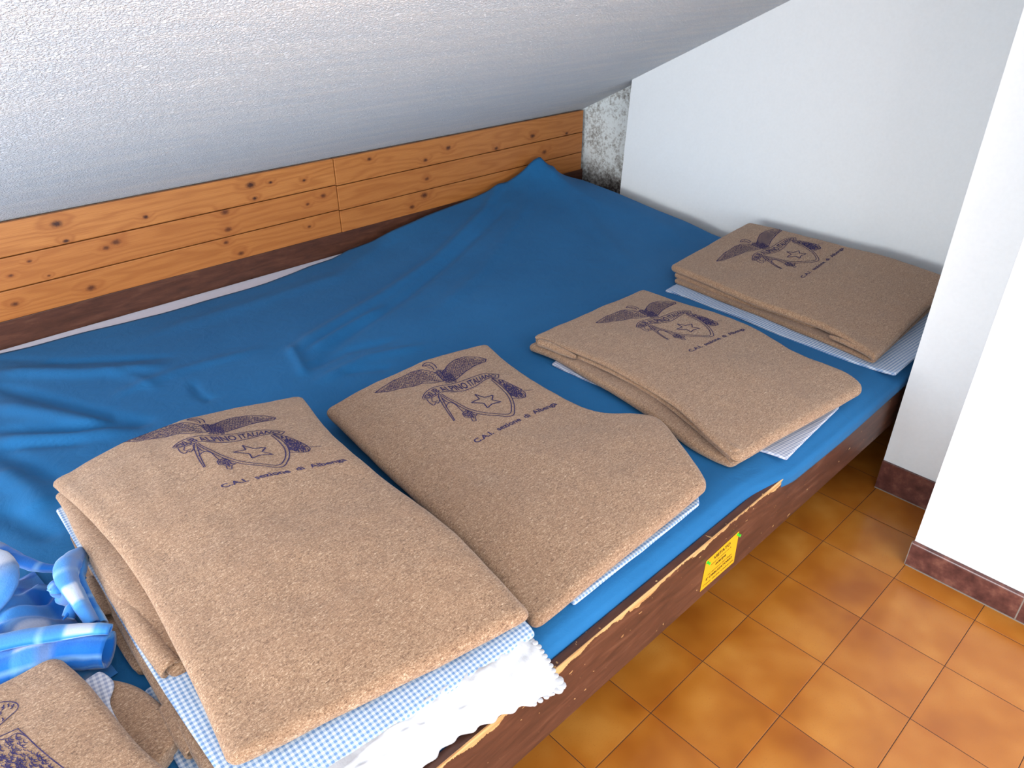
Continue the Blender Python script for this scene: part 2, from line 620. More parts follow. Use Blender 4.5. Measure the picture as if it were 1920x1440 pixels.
skirt('baseboard_side', XA, YA, -0.215, 0.101, 0.008, False)
skirt('baseboard_front', XB, YB + .002, -0.4665, 0.080, 0.010, True)
skirt('baseboard_front.001', XB, -0.4695, -0.80, 0.080, 0.010, True)
gb = bmesh.new()
box_bm(gb, (XA - .0095, -0.20, 0.0), (XA - .0078, YA, 0.003))
box_bm(gb, (XB - .0118, -0.80, 0.0), (XB - .0095, YB, 0.003))
box_bm(gb, (XB - .0100, -0.4695, 0.0), (XB - .0005, -0.4665, 0.078))
box_bm(gb, (XB - .010, YB + .002, 0.0), (XB, YB + .004, 0.078))
me = bpy.data.meshes.new('trim_1')
gb.to_mesh(me)
gb.free()
tag(link_mesh('trim_1', me, GROUT, smooth=False), kind='structure')

# pine panelling on the knee wall behind the bed: two runs of three planks
pan = empty('wood_panelling', (-0.46, 2.0, 0.48))
tag(pan, 'orange varnished pine plank panelling with dark knots along the foot of the sloping ceiling', 'wood panelling')
rows = [(0.481, 0.5705), (0.5735, 0.6685), (0.6715, 0.770)]
for k, (a, b) in enumerate(rows):
    bm = bmesh.new()
    box_bm(bm, (-3.55, 2.0, a), (-0.461, 2.018, b), 0.0025)
    me = bpy.data.meshes.new('plank'); bm.to_mesh(me); bm.free()
    link_mesh('plank', me, PINE, pan, smooth=False)
    bm = bmesh.new()
    d = (0.0, -0.004, -0.003)[k]
    box_bm(bm, (-0.4585, 1.998, a - .004 if k else a), (0.966, 2.017, b + (-.004 if k < 2 else 0)), 0.0025)
    me = bpy.data.meshes.new('plank'); bm.to_mesh(me); bm.free()
    link_mesh('plank', me, PINE, pan, smooth=False)
box('backing_batten', (-3.55, 2.0185, 0.47), (0.985, 2.035, 0.755), DARK, pan)

# ------------------------------------------------------------------ bunk
bed = empty('bunk_bed', (-1.0, 1.0, 0.0))
tag(bed, 'long dark brown wooden bunk platform with chipped front board standing on the tiled floor', 'bunk bed')
BY0, BY1, BZ0, BZ1 = 0.028, 0.048, 0.196, 0.368
bm = bmesh.new()
box_bm(bm, (-3.2, BY0, BZ0), (0.768, BY1, BZ1), 0.0025)
me = bpy.data.meshes.new('front_board'); bm.to_mesh(me); bm.free()
tag(link_mesh('front_board', me, DARKW, bed, smooth=False), 'dark brown front board with pale worn upper edge')
box('back_rail', (-3.2, 2.002, 0.20), (0.984, 2.045, 0.480), DARK, bed, 0.002)
box('end_rail', (0.745, 0.05, 0.196), (0.768, 2.0, 0.36), DARK, bed)
box('slat_base', (-3.2, 0.05, 0.245), (0.744, 2.0, 0.262), DARK, bed)
for x in (-3.1, -1.5, 0.685):
    for y in (0.12, 1.88):
        box('leg', (x, y, 0.0), (x + .06, y + .06, 0.245), DARK, bed)

bm = bmesh.new()
box_bm(bm, (-3.15, 0.064, 0.262), (0.744, 1.90, 0.388), 0.015)
box_bm(bm, (-3.15, 1.86, 0.262), (0.744, 2.001, 0.3985), 0.012)
me = bpy.data.meshes.new('mattress'); bm.to_mesh(me); bm.free()
mat_o = link_mesh('mattress', me, MATT, None, smooth=False)
tag(mat_o, 'white mattress showing as a pale strip between blue sheet and dark back rail', 'mattress')

# ------------------------------------------------------------------ blue sheet
PEAK = Vector((0.613, 1.95))
A_SHARP = [(-2, 0), (-.75, .002), (-.55, .010), (-.35, .026), (-.07, .070), (.2, .094), (.4, .124), (.52, .160), (.585, .190), (.613, .198), (.65, .165), (.70, .118), (.76, .09), (.83, .078)]
A_SOFT = [(-2, 0), (-.6, .004), (-.3, .02), (0, .055), (.3, .088), (.6, .105), (.83, .09)]
BACK = [(-3.2, 2.0), *[tuple(at(u, v, .403)[:2]) for u, v in ((0, 664), (60, 650), (172, 621), (300, 590), (400, 562), (500, 532), (580, 502))], *[tuple(at(u, v, .412)[:2]) for u, v in ((620, 486), (655, 472))], (-.36, 1.95), (-.25, 1.957), (.58, 1.955), (.613, 1.95), (.70, 1.895), (.76, 1.83), (.815, 1.66), (.83, 1.6)]


def P(*q): return [tuple(at(u, v, 0.40)[:2]) for u, v in q]


RIDGES = [  # polyline, amplitude, width
    (P((992, 330), (910, 425), (817, 495), (723, 553), (583, 635), (545, 665)), .0075, .022),
    (P((1000, 330), (985, 420), (900, 520), (800, 600)), .004, .03),
    (P((1005, 330), (1060, 400), (1150, 470), (1200, 520)), .003, .035),
    (P((1022, 312), (1050, 350), (1075, 372)), .007, .012),
    (P((1015, 312), (1030, 360), (1040, 390)), .006, .012),
    (P((760, 440), (640, 520), (450, 580), (250, 640)), .004, .04),
    (P((950, 420), (760, 560), (640, 640), (590, 690)), -.006, .02),
    (P((720, 580), (640, 625), (575, 665)), .008, .016),
    (P((545, 655), (562, 682), (572, 705)), .012, .012),
    (P((585, 690), (650, 660), (740, 640)), -.007, .016),
    (P((600, 715), (690, 672), (800, 650)), .006, .018),
    (P((640, 700), (740, 690)), -.005, .014),
    (P((480, 660), (330, 700), (210, 745)), .004, .02),
    (P((0, 676), (120, 682), (330, 672)), -.009, .014),
    (P((0, 700), (150, 702), (320, 690)), .008, .025),
    (P((0, 728), (90, 752), (220, 788), (280, 800)), -.014, .018),
    (P((0, 762), (100, 780), (220, 805)), .012, .026),
    (P((0, 808), (140, 808), (290, 790)), -.012, .015),
    (P((0, 826), (120, 822), (250, 812)), .010, .018),
    (P((0, 842), (60, 838), (170, 832)), -.006, .010),
    (P((0, 848), (50, 875), (110, 905)), -.014, .018),
    (P((0, 885), (60, 925), (90, 960)), .014, .03),
    (P((360, 720), (375, 745), (400, 755)), -.005, .010),
    (P((200, 700), (260, 712), (300, 735)), .003, .015),
    (P((0, 960), (60, 990), (110, 1010)), -.008, .02),
    (P((1120, 390), (1250, 440), (1300, 470)), .002, .04),
]
RB = []
for pl, a, wd in RIDGES:
    if abs(a) < .009: a *= 1.5
    xs = [p[0] for p in pl]; ys = [p[1] for p in pl]
    RB.append((pl, a, wd, min(xs) - 3 * wd, max(xs) + 3 * wd, min(ys) - 3 * wd, max(ys) + 3 * wd))


def sheet_z(x, y):
    yb = 1.95
    t = max(0.0, (yb - y))
    s = math.exp(-t / 0.16)
    A = lerp(interp(x, A_SOFT), interp(x, A_SHARP), s)
    g = interp(y, [(0.95, 0), (1.08, .02), (1.37, .33), (1.62, .66), (1.95, 1.0), (2.1, 1.0)])
    z = 0.4015 + A * g
    for pl, a, wd, x0, x1, y0, y1 in RB:
        if x0 < x < x1 and y0 < y < y1:
            d, tt = seg_dist(x, y, pl)
            if d < 3 * wd: z += a * math.exp(-(d / wd) ** 2) * min(1, tt * 5 + .35, (1 - tt) * 5 + .15)
    z += 0.016 * smooth01((x - .45) / .30) * smooth01((y - .95) / .3)
    if x > .765: z -= ((x - .765) / .022) ** 2 * .012
    z += 0.0016 * mnoise.noise((x * 5, y * 5, 0.3)) + .0012
    lo = .3925 if y < 1.80 else .4000
    return z if z > lo + .006 else lo + .006 * math.exp((z - lo - .006) / .006)


def build_sheet():
    NX, NV = 330, 170
    V = []
    for i in range(NX + 1):
        x = lerp(-3.1, 0.787, (i / NX) ** 0.85)
        yb = interp(x, BACK)
        if x < -.5: yb += 0.004 * mnoise.noise((x * 7, 0, 5))
        k = smooth01((x + 0.66) / 0.22)          # further along, the sheet hangs over the board
        hang = lerp(.372, .334, k) + .004 * math.sin(x * 9)
        tuck = [(0.0505, .335), (0.0508, .366), (0.056, .384), (0.072, .397), (0.105, .4025), (0.15, .4025)]
        lap = [(0.0232, hang), (0.0222, .362), (0.0300, .3755), (0.056, .388), (0.10, .4005), (0.15, .4025)]
        for j in range(NV + 1):
            v = j / NV
            if v < 0.12:
                s = v / 0.12
                yy = interp(s, [(q / 5, lerp(tuck[q][0], lap[q][0], k)) for q in range(6)])
                zz = interp(s, [(q / 5, lerp(tuck[q][1], lap[q][1], k)) for q in range(6)])
                if k > .3:   # a soft dart running along the overlap
                    zz += -.004 * k * math.exp(-((s - .45) / .12) ** 2)
                V.append((x, yy, zz + 0.0008 * mnoise.noise((x * 6, s * 2, 1))))
            else:
                y = lerp(0.15, yb, (v - 0.12) / 0.88)
                f = smooth01((y - .15) / .12)
                V.append((x, y, lerp(.4025, sheet_z(x, y), f)))
    F = []
    for i in range(NX):
        for j in range(NV):
            a = i * (NV + 1) + j
            F.append((a, a + NV + 1, a + NV + 2, a + 1))
    me = fixn(mesh_from('blue_sheet', V, F))
    o = link_mesh('blue_sheet', me, SHEET)
    sm = o.modifiers.new('thick', 'SOLIDIFY')
    sm.thickness = 0.0015
    sm.offset = 1.0
    tag(o, 'creased blue cotton sheet stretched over the mattress with one corner pulled up to the planks', 'bed sheet')
    return o


build_sheet()


# ------------------------------------------------------------------ folded cloth builder
def folded(name, parent, mat, L, R, th, seed=0, loops=0, zmid=None, und=0.003, nt=64, nu=44, rc=0.018, nose=None, zback=None, bow=0.0, zfront=None):
    """a folded stack of cloth. L and R are the long edges from front to back as
    Vectors whose z is the top height; th the thickness; loops cuts the left
    edge into open folds. zmid lifts the middle (list over u of extra height)."""
    Ls, Rs = resample(L, nt), resample(R, nt)
    zmid = zmid or [(0, 0), (1, 0)]
    rad = th * 0.5 if nose is None else nose
    rings = []
    ends = [0, .06, .18, .36, .6, .85, 1.0]
    ln = (Ls[-1] - Ls[0]).length
    rl = min(0.02, th * 0.6)
    ts = [e * rl / ln for e in ends]
    ts = ts + [lerp(ts[-1], 1 - ts[-1], (k + 1) / nt) for k in range(nt - 1)] + [1 - q for q in reversed(ts)]
    for t in ts:
        f = t * (nt - 1)
        i = min(int(f), nt - 2)
        l = Ls[i].lerp(Ls[i + 1], f - i)
        r = Rs[i].lerp(Rs[i + 1], f - i)
        d = min(t, 1 - t) * ln
        s = 1.0 if d >= rl else math.sqrt(max(0.0, 1 - (1 - d / rl) ** 2))
        s = max(s, 0.12)
        ins = 0.0 if d >= rc else rc * (1 - math.sqrt(max(0, 1 - (1 - d / rc) ** 2)))
        ax = (r - l)
        wlen = math.hypot(ax.x, ax.y)
        ux, uy = ax.x / wlen, ax.y / wlen

        def top(u):
            z = lerp(l.z, r.z, u) + interp(u, zmid) * math.sin(math.pi * min(1, max(0, t))) ** .5
            x = l.x + ax.x * u; y = l.y + ax.y * u
            if zback: z += interp(u, zback) * smooth01((t - .45) / .55)
            if zfront: z += interp(u, zfront) * smooth01((.45 - t) / .45)
            return z + und * mnoise.noise((x * 7 + seed, y * 7, seed * 1.7)) + .35 * und * mnoise.noise((x * 22 + seed, y * 22, seed))

        def pt(dist, z, zc):
            # dist from left edge in metres; z height; shrink about zc at the ends
            bb = bow * math.sin(math.pi * dist / wlen) * smooth01((t - .6) / .4)
            return Vector((l.x + ux * dist, l.y + uy * dist + bb, zc + (z - zc) * s))
        ring = []
        for k in range(nu + 1):                      # top, left to right
            dist = lerp(ins + rad, wlen - ins - rad, k / nu)
            u = dist / wlen
            z = top(u)
            ring.append(pt(dist, z, z - th / 2))
        zr = top(1 - (ins + rad) / wlen)
        for k in range(1, 8):                        # right, rounded
            a = math.pi / 2 - math.pi * k / 8
            ring.append(pt(wlen - ins - rad + rad * math.cos(a), zr - th / 2 + th / 2 * math.sin(a), zr - th / 2))
        for k in range(0, 13):                       # underside, right to left
            dist = lerp(wlen - ins - rad, ins + rad, k / 12)
            z = top(dist / wlen)
            ring.append(pt(dist, z - th, z - th / 2))
        zl = top((ins + rad) / wlen)
        if loops <= 0:
            for k in range(1, 8):
                a = -math.pi / 2 - math.pi * k / 8
                ring.append(pt(ins + rad + rad * math.cos(a), zl - th / 2 + th / 2 * math.sin(a), zl - th / 2))
        else:
            n = loops + 1
            wob = 0.15 * mnoise.noise((t * 3 + seed, seed, 2))
            gd = 0.030 + 0.012 * mnoise.noise((t * 4, seed, 7))
            for q in range(n):
                zb = zl - th + th * q / n
                hh = th / n
                out = 0.004 * mnoise.noise((t * 5, q * 3.1, seed)) + (0.003 if q % 2 else 0)
                for k in range(0 if q else 1, 8):
                    a = -math.pi / 2 - math.pi * k / 8
                    g = hh * 0.44
                    ring.append(pt(ins + rad + (hh * .62 + out) * math.cos(a) - .0, zb + hh / 2 + g * math.sin(a), zl - th / 2))
                if q < n - 1:
                    for gx in (.35, 1.0, 1.0, .35):
                        dz = (-.06 if len(ring) and gx == .35 else 0)
                        ring.append(pt(ins + rad + gd * gx, zb + hh * (1.0), zl - th / 2))
        rings.append(ring)
    m = len(rings[0])
    V = [v for rg in rings for v in rg]
    F = []
    for i in range(len(rings) - 1):
        for k in range(m):
            a, b = i * m + k, i * m + (k + 1) % m
            F.append((a, b, b + m, a + m))
    F.append(tuple(range(m)))
    F.append(tuple(range((len(rings) - 1) * m, len(rings) * m))[::-1])
    me = fixn(mesh_from(name, V, F))
    o = link_mesh(name, me, mat, parent)
    return o


def A(*q): return [at(u, v, z) for u, v, z in q]


V3 = Vector


def rolled(name, parent, mat, pts, rad, flat=1.0, seg=20, open_ends=(True, False), seed=0):
    '''a fold of cloth rolled round on itself, its end left open'''
    n = 24
    S = resample(pts, n)
    V, F = [], []
    for k in range(n):
        t = (S[min(k + 1, n - 1)] - S[max(k - 1, 0)]).normalized()
        side = t.cross(V3((0, 0, 1))).normalized()
        upv = side.cross(t)
        r = interp(k / (n - 1), [(i / (len(rad) - 1), q) for i, q in enumerate(rad)])
        for j in range(seg):
            a = 2 * math.pi * j / seg
            rr = r * (1 + .08 * mnoise.noise((S[k].x * 30 + math.cos(a) + seed, S[k].y * 30, math.sin(a))))
            V.append(S[k] + side * rr * math.cos(a) + upv * rr * flat * math.sin(a))
    for k in range(n - 1):
        for j in range(seg):
            a, b = k * seg + j, k * seg + (j + 1) % seg
            F.append((a, b, b + seg, a + seg))
    for end, kk in ((0, 0), (1, n - 1)):
        c = kk * seg
        t = (S[min(kk + 1, n - 1)] - S[max(kk - 1, 0)]).normalized() * (-1 if end else 1)
        prev = [c + j for j in range(seg)]
        for sc_, dep in (((.85, -.003), (.62, .0), (.50, .015), (.3, .05)) if open_ends[end] else ((.8, -.006), (.4, -.009))):
            ring = []
            for j in range(seg):
                V.append(S[kk] + (V[c + j] - S[kk]) * sc_ + t * dep)
                ring.append(len(V) - 1)
            for j in range(seg): F.append((prev[j], prev[(j + 1) % seg], ring[(j + 1) % seg], ring[j]))
            prev = ring
        F.append(tuple(prev))
    return link_mesh(name, fixn(mesh_from(name, V, F)), mat, parent)

# ------------------------------------------------------------------ crest print
def rz(pts, z=0.46):
    """the print as it lies on the second blanket (zoomed grid -> metres)"""
    return [V3(at(690 + u / 5.3333, 640 + v / 5.3333, z)[:2]) for u, v in pts]


EAGLE_L = [(70, 525), (160, 465), (250, 405), (350, 365), (440, 320), (540, 300), (640, 318), (690, 340), (760, 415), (640, 440), (540, 440), (450, 470), (330, 490), (200, 520)]
EAGLE_R = [(740, 330), (800, 250), (860, 190), (960, 145), (1100, 130), (1180, 142), (1175, 170), (1080, 220), (980, 290), (900, 370), (860, 400), (790, 400)]
BODY = [(650, 320), (690, 290), (760, 290), (850, 340), (900, 375), (915, 400), (870, 432), (790, 450), (755, 420)]
HEAD = [(690, 285), (665, 250), (615, 230), (570, 240), (543, 268), (575, 262), (600, 255), (645, 275), (660, 300)]
BAN_U = [(545, 605), (570, 550), (630, 500), (720, 470), (850, 440), (950, 400), (1080, 340), (1180, 305), (1310, 305)]
BAN_D = [(555, 612), (640, 595), (700, 560), (740, 535), (850, 530), (960, 510), (1060, 460), (1160, 385), (1230, 348), (1300, 350)]
SHIELD = [(715, 560), (770, 595), (850, 640), (960, 695), (1080, 735), (1250, 752), (1440, 745), (1465, 660), (1450, 580), (1410, 505), (1350, 440), (1290, 395), (1235, 358)]
SHIELD2 = [(735, 555), (790, 590), (870, 628), (975, 680), (1090, 715), (1250, 730), (1410, 725), (1435, 650), (1420, 580), (1385, 515), (1330, 455), (1275, 408), (1230, 372)]
STAR = [(1070, 535), (1165, 562), (1250, 532), (1240, 585), (1332, 600), (1240, 628), (1195, 674), (1160, 628), (1030, 630), (1115, 585), (1070, 535)]
AXE = [[(705, 560), (720, 610), (760, 680), (810, 750), (862, 815)], [(740, 600), (770, 650), (790, 690), (830, 750), (872, 810)], [(780, 690), (800, 650), (830, 640), (870, 655), (920, 700), (960, 735)],
       [(725, 580), (790, 635), (830, 640)], [(700, 580), (735, 640), (750, 640), (775, 620)]]
STRAP = [[(590, 612), (620, 650), (665, 672), (680, 640), (705, 655), (718, 615)], [(640, 600), (650, 640), (700, 625)], [(560, 600), (600, 575), (650, 560), (690, 570)], [(600, 540), (640, 590)]]
AXEHEAD = [(945, 745), (985, 705), (1030, 725), (1060, 755), (1095, 745), (1070, 775), (1085, 815), (1050, 820), (1030, 785), (970, 780)]
COIL = [(1240, 352), (1340, 365), (1450, 410), (1530, 450), (1575, 490), (1578, 530), (1530, 550), (1440, 560), (1420, 505), (1355, 425), (1300, 390)]
COILTAIL = [(1560, 468), (1600, 458), (1645, 450)]
TXT0, TXT1 = (1085, 1032), (1895, 585)


def inside(p, poly):
    c = False
    j = len(poly) - 1
    for i in range(len(poly)):
        a, b = poly[i], poly[j]
        if (a[1] > p[1]) != (b[1] > p[1]) and p[0] < (b[0] - a[0]) * (p[1] - a[1]) / (b[1] - a[1]) + a[0]: c = not c
        j = i
    return c


def text_mesh(body, size, bold=0.0):
    cu = bpy.data.curves.new('txt', 'FONT')
    cu.body = body
    cu.size = size
    cu.resolution_u = 3
    cu.offset = bold
    ob = bpy.data.objects.new('txt', cu)
    COL.objects.link(ob)
    bpy.context.view_layer.update()
    me = bpy.data.meshes.new_from_object(ob.evaluated_get(bpy.context.evaluated_depsgraph_get()))
    vs_ = [V3((v.co.x, v.co.y)) for v in me.vertices]
    fs_ = [tuple(p.vertices) for p in me.polygons]
    bpy.data.objects.remove(ob)
    bpy.data.curves.remove(cu)
    bpy.data.meshes.remove(me)
    return vs_, fs_


def crest_template():
    """2D faces (plan metres on blanket two): list of (verts, faces)"""
    rnd = random.Random(3)
    V, F = [], []

    def stroke(pts, wd, closed=False, jitter=0.0):
        n = max(3, int(sum((b - a).length for a, b in zip(pts, pts[1:])) / 0.004))
        S = []
        d = [0]
        for a, b in zip(pts, pts[1:]): d.append(d[-1] + (b - a).length)
        for k in range(n + 1):
            s = d[-1] * k / n
            i = 0
            while i < len(pts) - 2 and d[i + 1] < s: i += 1
            S.append(pts[i].lerp(pts[i + 1], (s - d[i]) / max(1e-9, d[i + 1] - d[i])))
        b0 = len(V)
        for k, p in enumerate(S):
            q = S[min(k + 1, n)] - S[max(k - 1, 0)]
            q = q.normalized() if q.length > 1e-9 else V3((1, 0))
            nn = V3((-q.y, q.x)) * wd * .64 * (1 + jitter * rnd.uniform(-1, 1))
            V.append(p + nn); V.append(p - nn)
        for k in range(n): F.append((b0 + 2 * k, b0 + 2 * k + 1, b0 + 2 * k + 3, b0 + 2 * k + 2))

    def sm(p): return resample([V3((a.x, a.y, 0)) for a in p], max(10, len(p) * 4))

    def s2(p): return [V3((a.x, a.y)) for a in sm(p)]

    def hatch(poly, d0, spacing, wd, l0, l1, wob):
        """dense broken pen strokes that fill a zoomed-grid polygon"""
        xs = [p[0] for p in poly]; ys = [p[1] for p in poly]
        ang = math.atan2(d0[1], d0[0])
        ca, sa = math.cos(ang), math.sin(ang)
        cx, cy = sum(xs) / len(xs), sum(ys) / len(ys)
        Rr = max(max(xs) - min(xs), max(ys) - min(ys))
        q = -Rr
        while q < Rr:
            s = -Rr + rnd.uniform(0, 20)
            while s < Rr:
                ln = rnd.uniform(l0, l1)
                pts = []
                ok = True
                for k in range(4):
                    a = s + ln * k / 3
                    b = q + rnd.uniform(-wob, wob)
                    p = (cx + ca * a - sa * b, cy + sa * a + ca * b)
                    if not inside(p, poly): ok = False; break
                    pts.append(p)
                if ok: stroke(rz(pts), wd, jitter=.35)
                s += ln + rnd.uniform(4, 14)
            q += spacing
    for poly in (EAGLE_L, EAGLE_R): stroke(rz(poly + poly[:1]), .0022)
    hatch(EAGLE_L, (1, -.28), 12, .0017, 26, 80, 3)
    hatch(EAGLE_L, (.4, -1), 22, .0011, 12, 26, 5)
    hatch(EAGLE_R, (1, -.55), 12, .0017, 26, 80, 3)
    hatch(EAGLE_R, (.3, 1), 20, .0011, 12, 26, 5)
    hatch(BODY, (1, .3), 9, .0016, 18, 46, 5)
    hatch(BODY, (.3, 1), 13, .0014, 18, 40, 5)
    stroke(s2(rz(HEAD)), .0024)
    stroke(rz([(610, 250), (622, 246)]), .0022)
    stroke(s2(rz([(545, 268), (560, 262), (590, 272), (640, 290)])), .0014)
    stroke(s2(rz(BAN_U)), .0020)
    stroke(s2(rz(BAN_D)), .0020)
    stroke(rz([BAN_U[-1], BAN_D[-1]]), .0018)
    for p in (SHIELD, SHIELD2): stroke(s2(rz(p)), .0019)
    stroke(rz(STAR), .0026)
    for p in AXE + STRAP: stroke(s2(rz(p)), .0018)
    hatch(AXEHEAD, (1, .5), 7, .0018, 12, 40, 3)
    stroke(rz(AXEHEAD + AXEHEAD[:1]), .0016)
    hatch(COIL, (.55, 1), 8, .0019, 22, 60, 4)
    hatch(COIL, (1, .45), 15, .0017, 22, 60, 4)
    stroke(rz(COIL + COIL[:1]), .0018)
    stroke(rz(COILTAIL), .0014)
    # banner lettering, set along the ribbon
    up, dn = s2(rz(BAN_U)), s2(rz(BAN_D))
    tv, tf = text_mesh('CLUB ALPINO ITALIANO', 1.0, 0.022)
    w0 = max(v.x for v in tv)
    b0 = len(V)

    def along(L, s):
        f = max(0, min(.9999, s)) * (len(L) - 1)
        i = int(f)
        return L[i].lerp(L[i + 1], f - i)
    for v in tv:
        s = .035 + .94 * v.x / w0
        h = .16 + .68 * v.y / .72
        V.append(along(dn, s).lerp(along(up, s), h))
    F.extend(tuple(b0 + i for i in f) for f in tf)
    # line of text
    tv, tf = text_mesh('C.A.I.  sezione  di  Albenga', 1.0, 0.022)
    w0 = max(v.x for v in tv)
    e0, e1 = rz([TXT0])[0], rz([TXT1])[0]
    ax = e1 - e0
    nn = V3((-ax.y, ax.x)).normalized()
    hs = 0.0212
    b0 = len(V)
    for v in tv: V.append(e0 + ax * (v.x / w0) + nn * (v.y * hs))
    F.extend(tuple(b0 + i for i in f) for f in tf)
    return V, F


TV, TF = crest_template()
TREF = rz([TXT0, TXT1, EAGLE_L[0]])


def conform(name, parent, targets, V, F, mat, lift=0.0007):
    bms = bmesh.new()
    for o in targets:
        tmp = o.data.copy()
        bms.from_mesh(tmp)
        bpy.data.meshes.remove(tmp)
    tree = BVHTree.FromBMesh(bms)
    W, ok = [], []
    for p in V:
        h, nrm, _, _ = tree.ray_cast(V3((p.x, p.y, 1.2)), V3((0, 0, -1)), 1.0)
        if h is None or nrm.z < .12:
            W.append(V3((p.x, p.y, .4))); ok.append(False)
        else:
            W.append(h + nrm * lift); ok.append(True)
    FF = [f for f in F if all(ok[i] for i in f)]
    bms.free()
    used = sorted({i for f in FF for i in f})
    mp = {i: k for k, i in enumerate(used)}
    me = mesh_from(name, [W[i] for i in used], [tuple(mp[i] for i in f) for f in FF])
    bm = bmesh.new(); bm.from_mesh(me)
    for f in bm.faces:
        f.normal_update()
        if f.normal.z < 0: f.normal_flip()
    bm.to_mesh(me); bm.free()
    return link_mesh(name, me, mat, parent)


def crest(parent, targets, t0, t1, tip, zt, ztip):
    d0, d1, d2 = V3(at(*t0, zt)[:2]), V3(at(*t1, zt)[:2]), V3(at(*tip, ztip)[:2])
    r0, r1, r2 = TREF
    a = Matrix(((r1.x - r0.x, r2.x - r0.x), (r1.y - r0.y, r2.y - r0.y)))
    b = Matrix(((d1.x - d0.x, d2.x - d0.x), (d1.y - d0.y, d2.y - d0.y)))
    T = b @ a.inverted()
    o = conform('printed_crest', parent, targets, [d0 + T @ (p - r0) for p in TV], TF, INK)
    o['label'] = 'faded blue printed crest with eagle, shield, star and lettering'
    return o


# ------------------------------------------------------------------ blankets
GB = 'folded brown wool blankets on the bunk'

# --- first stack (nearest): two sets, a white pillow between
b1 = empty('wool_blanket', (-1.55, 0.5, 0.46))
tag(b1, 'nearest and highest folded brown wool blanket with blue crest, above the white scalloped pillowcase', 'blanket', GB)
u1 = folded('upper_fold', b1, WOOL,
            A((427, 1432, .490), (380, 1320, .50), (329, 1214, .510), (257, 1080, .516), (180, 985, .516), (92, 902, .512)),
            A((1000, 1146, .488), (920, 1060, .512), (850, 990, .524), (740, 905, .532), (650, 835, .536), (605, 790, .532), (565, 738, .520)),
            .030, seed=1, zmid=[(0, 0), (.25, .010), (.5, .016), (.8, .008), (1, 0)], und=.006, nose=.034,
            zback=[(0, 0), (.12, .016), (.3, .030), (.5, .032), (.75, .018), (1, 0)], bow=.016)
l1 = folded('lower_fold', b1, WOOL,
            A((310, 1268, .474), (220, 1130, .496), (160, 1040, .500), (112, 955, .500), (93, 922, .498)),
            [V3((-1.34, .36, .480)), V3((-1.30, .66, .492)), V3((-1.27, .98, .488))],
            .042, seed=2, loops=1, und=.004)
rolled('rolled_edge', b1, WOOL, A((322, 1254, .468), (285, 1205, .474), (225, 1115, .480), (180, 1045, .482)), [.019, .019, .017, .012], .82, seed=1)
crest(b1, [u1], (421, 926), (652, 868), (220, 828), .534, .546)

b2 = empty('wool_blanket.001', (-0.95, 0.5, 0.43))
tag(b2, 'folded brown wool blanket with blue crest and flared right edge, second from the front', 'blanket', GB)
u2 = folded('upper_fold', b2, WOOL,
            [V3((-1.285, .085, .432)), V3((-1.262, .25, .455)), V3((-1.245, .45, .462)), V3((-1.225, .7, .464)), *A((607, 764, .464))],
            A((1330, 905, .458), (1308, 868, .468), (1275, 825, .472), (1238, 780, .472), (1190, 771, .466), (1140, 770, .460), (1090, 757, .458), (1020, 722, .458), (960, 680, .460), (912, 640, .462)),
            .030, seed=5, zmid=[(0, 0), (.2, .012), (.5, .014), (.8, .006), (1, 0)], und=.005, nose=.020,
            zback=[(0, 0), (.3, .012), (.6, .014), (1, 0)], bow=.014)
l2 = folded('lower_fold', b2, WOOL,
            [V3((-1.265, .11, .432)), V3((-1.235, .45, .436)), V3((-1.165, .93, .436))],
            [V3((-.775, .13, .434)), V3((-.73, .5, .434)), V3((-.69, .90, .434))],
            .024, seed=6, loops=1, und=.003)
crest(b2, [u2], (893.4, 833.5), (1045.3, 749.7), (703.1, 738.4), .474, .474)

b3 = empty('wool_blanket.002', (-0.3, 0.5, 0.43))
tag(b3, 'folded brown wool blanket with blue crest, third from the front, grey checked corner below', 'blanket', GB)
u3 = folded('upper_fold', b3, WOOL,
            A((1378, 862, .447), (1330, 818, .456), (1230, 735, .462), (1100, 668, .462), (997, 628, .458)),
            A((1622, 724, .455), (1595, 700, .460), (1500, 660, .464), (1450, 632, .462), (1400, 605, .462), (1290, 568, .462), (1203, 540, .460)),
            .030, seed=9, loops=1, zmid=[(0, 0), (.3, .006), (.6, .007), (1, 0)], und=.004)
l3 = folded('lower_fold', b3, WOOL,
            A((1375, 868, .428), (1300, 832, .430), (1200, 760, .434), (1100, 700, .434), (1040, 665, .434), (988, 646, .430)),
            [V3((-.12, .09, .430)), V3((-.02, .45, .434)), V3((-.05, .84, .432))],
            .024, seed=10, loops=0, und=.003)
rolled('rolled_edge', b3, WOOL, A((1379, 853, .436), (1345, 824, .440), (1290, 780, .442)), [.021, .018, .011], .85, seed=3)
rolled('rolled_edge', b3, WOOL, A((1012, 642, .446), (1030, 648, .446), (1075, 668, .446)), [.013, .013, .008], .9, seed=4)
crest(b3, [u3], (1296, 661), (1398, 616), (1117, 605), .467, .465)

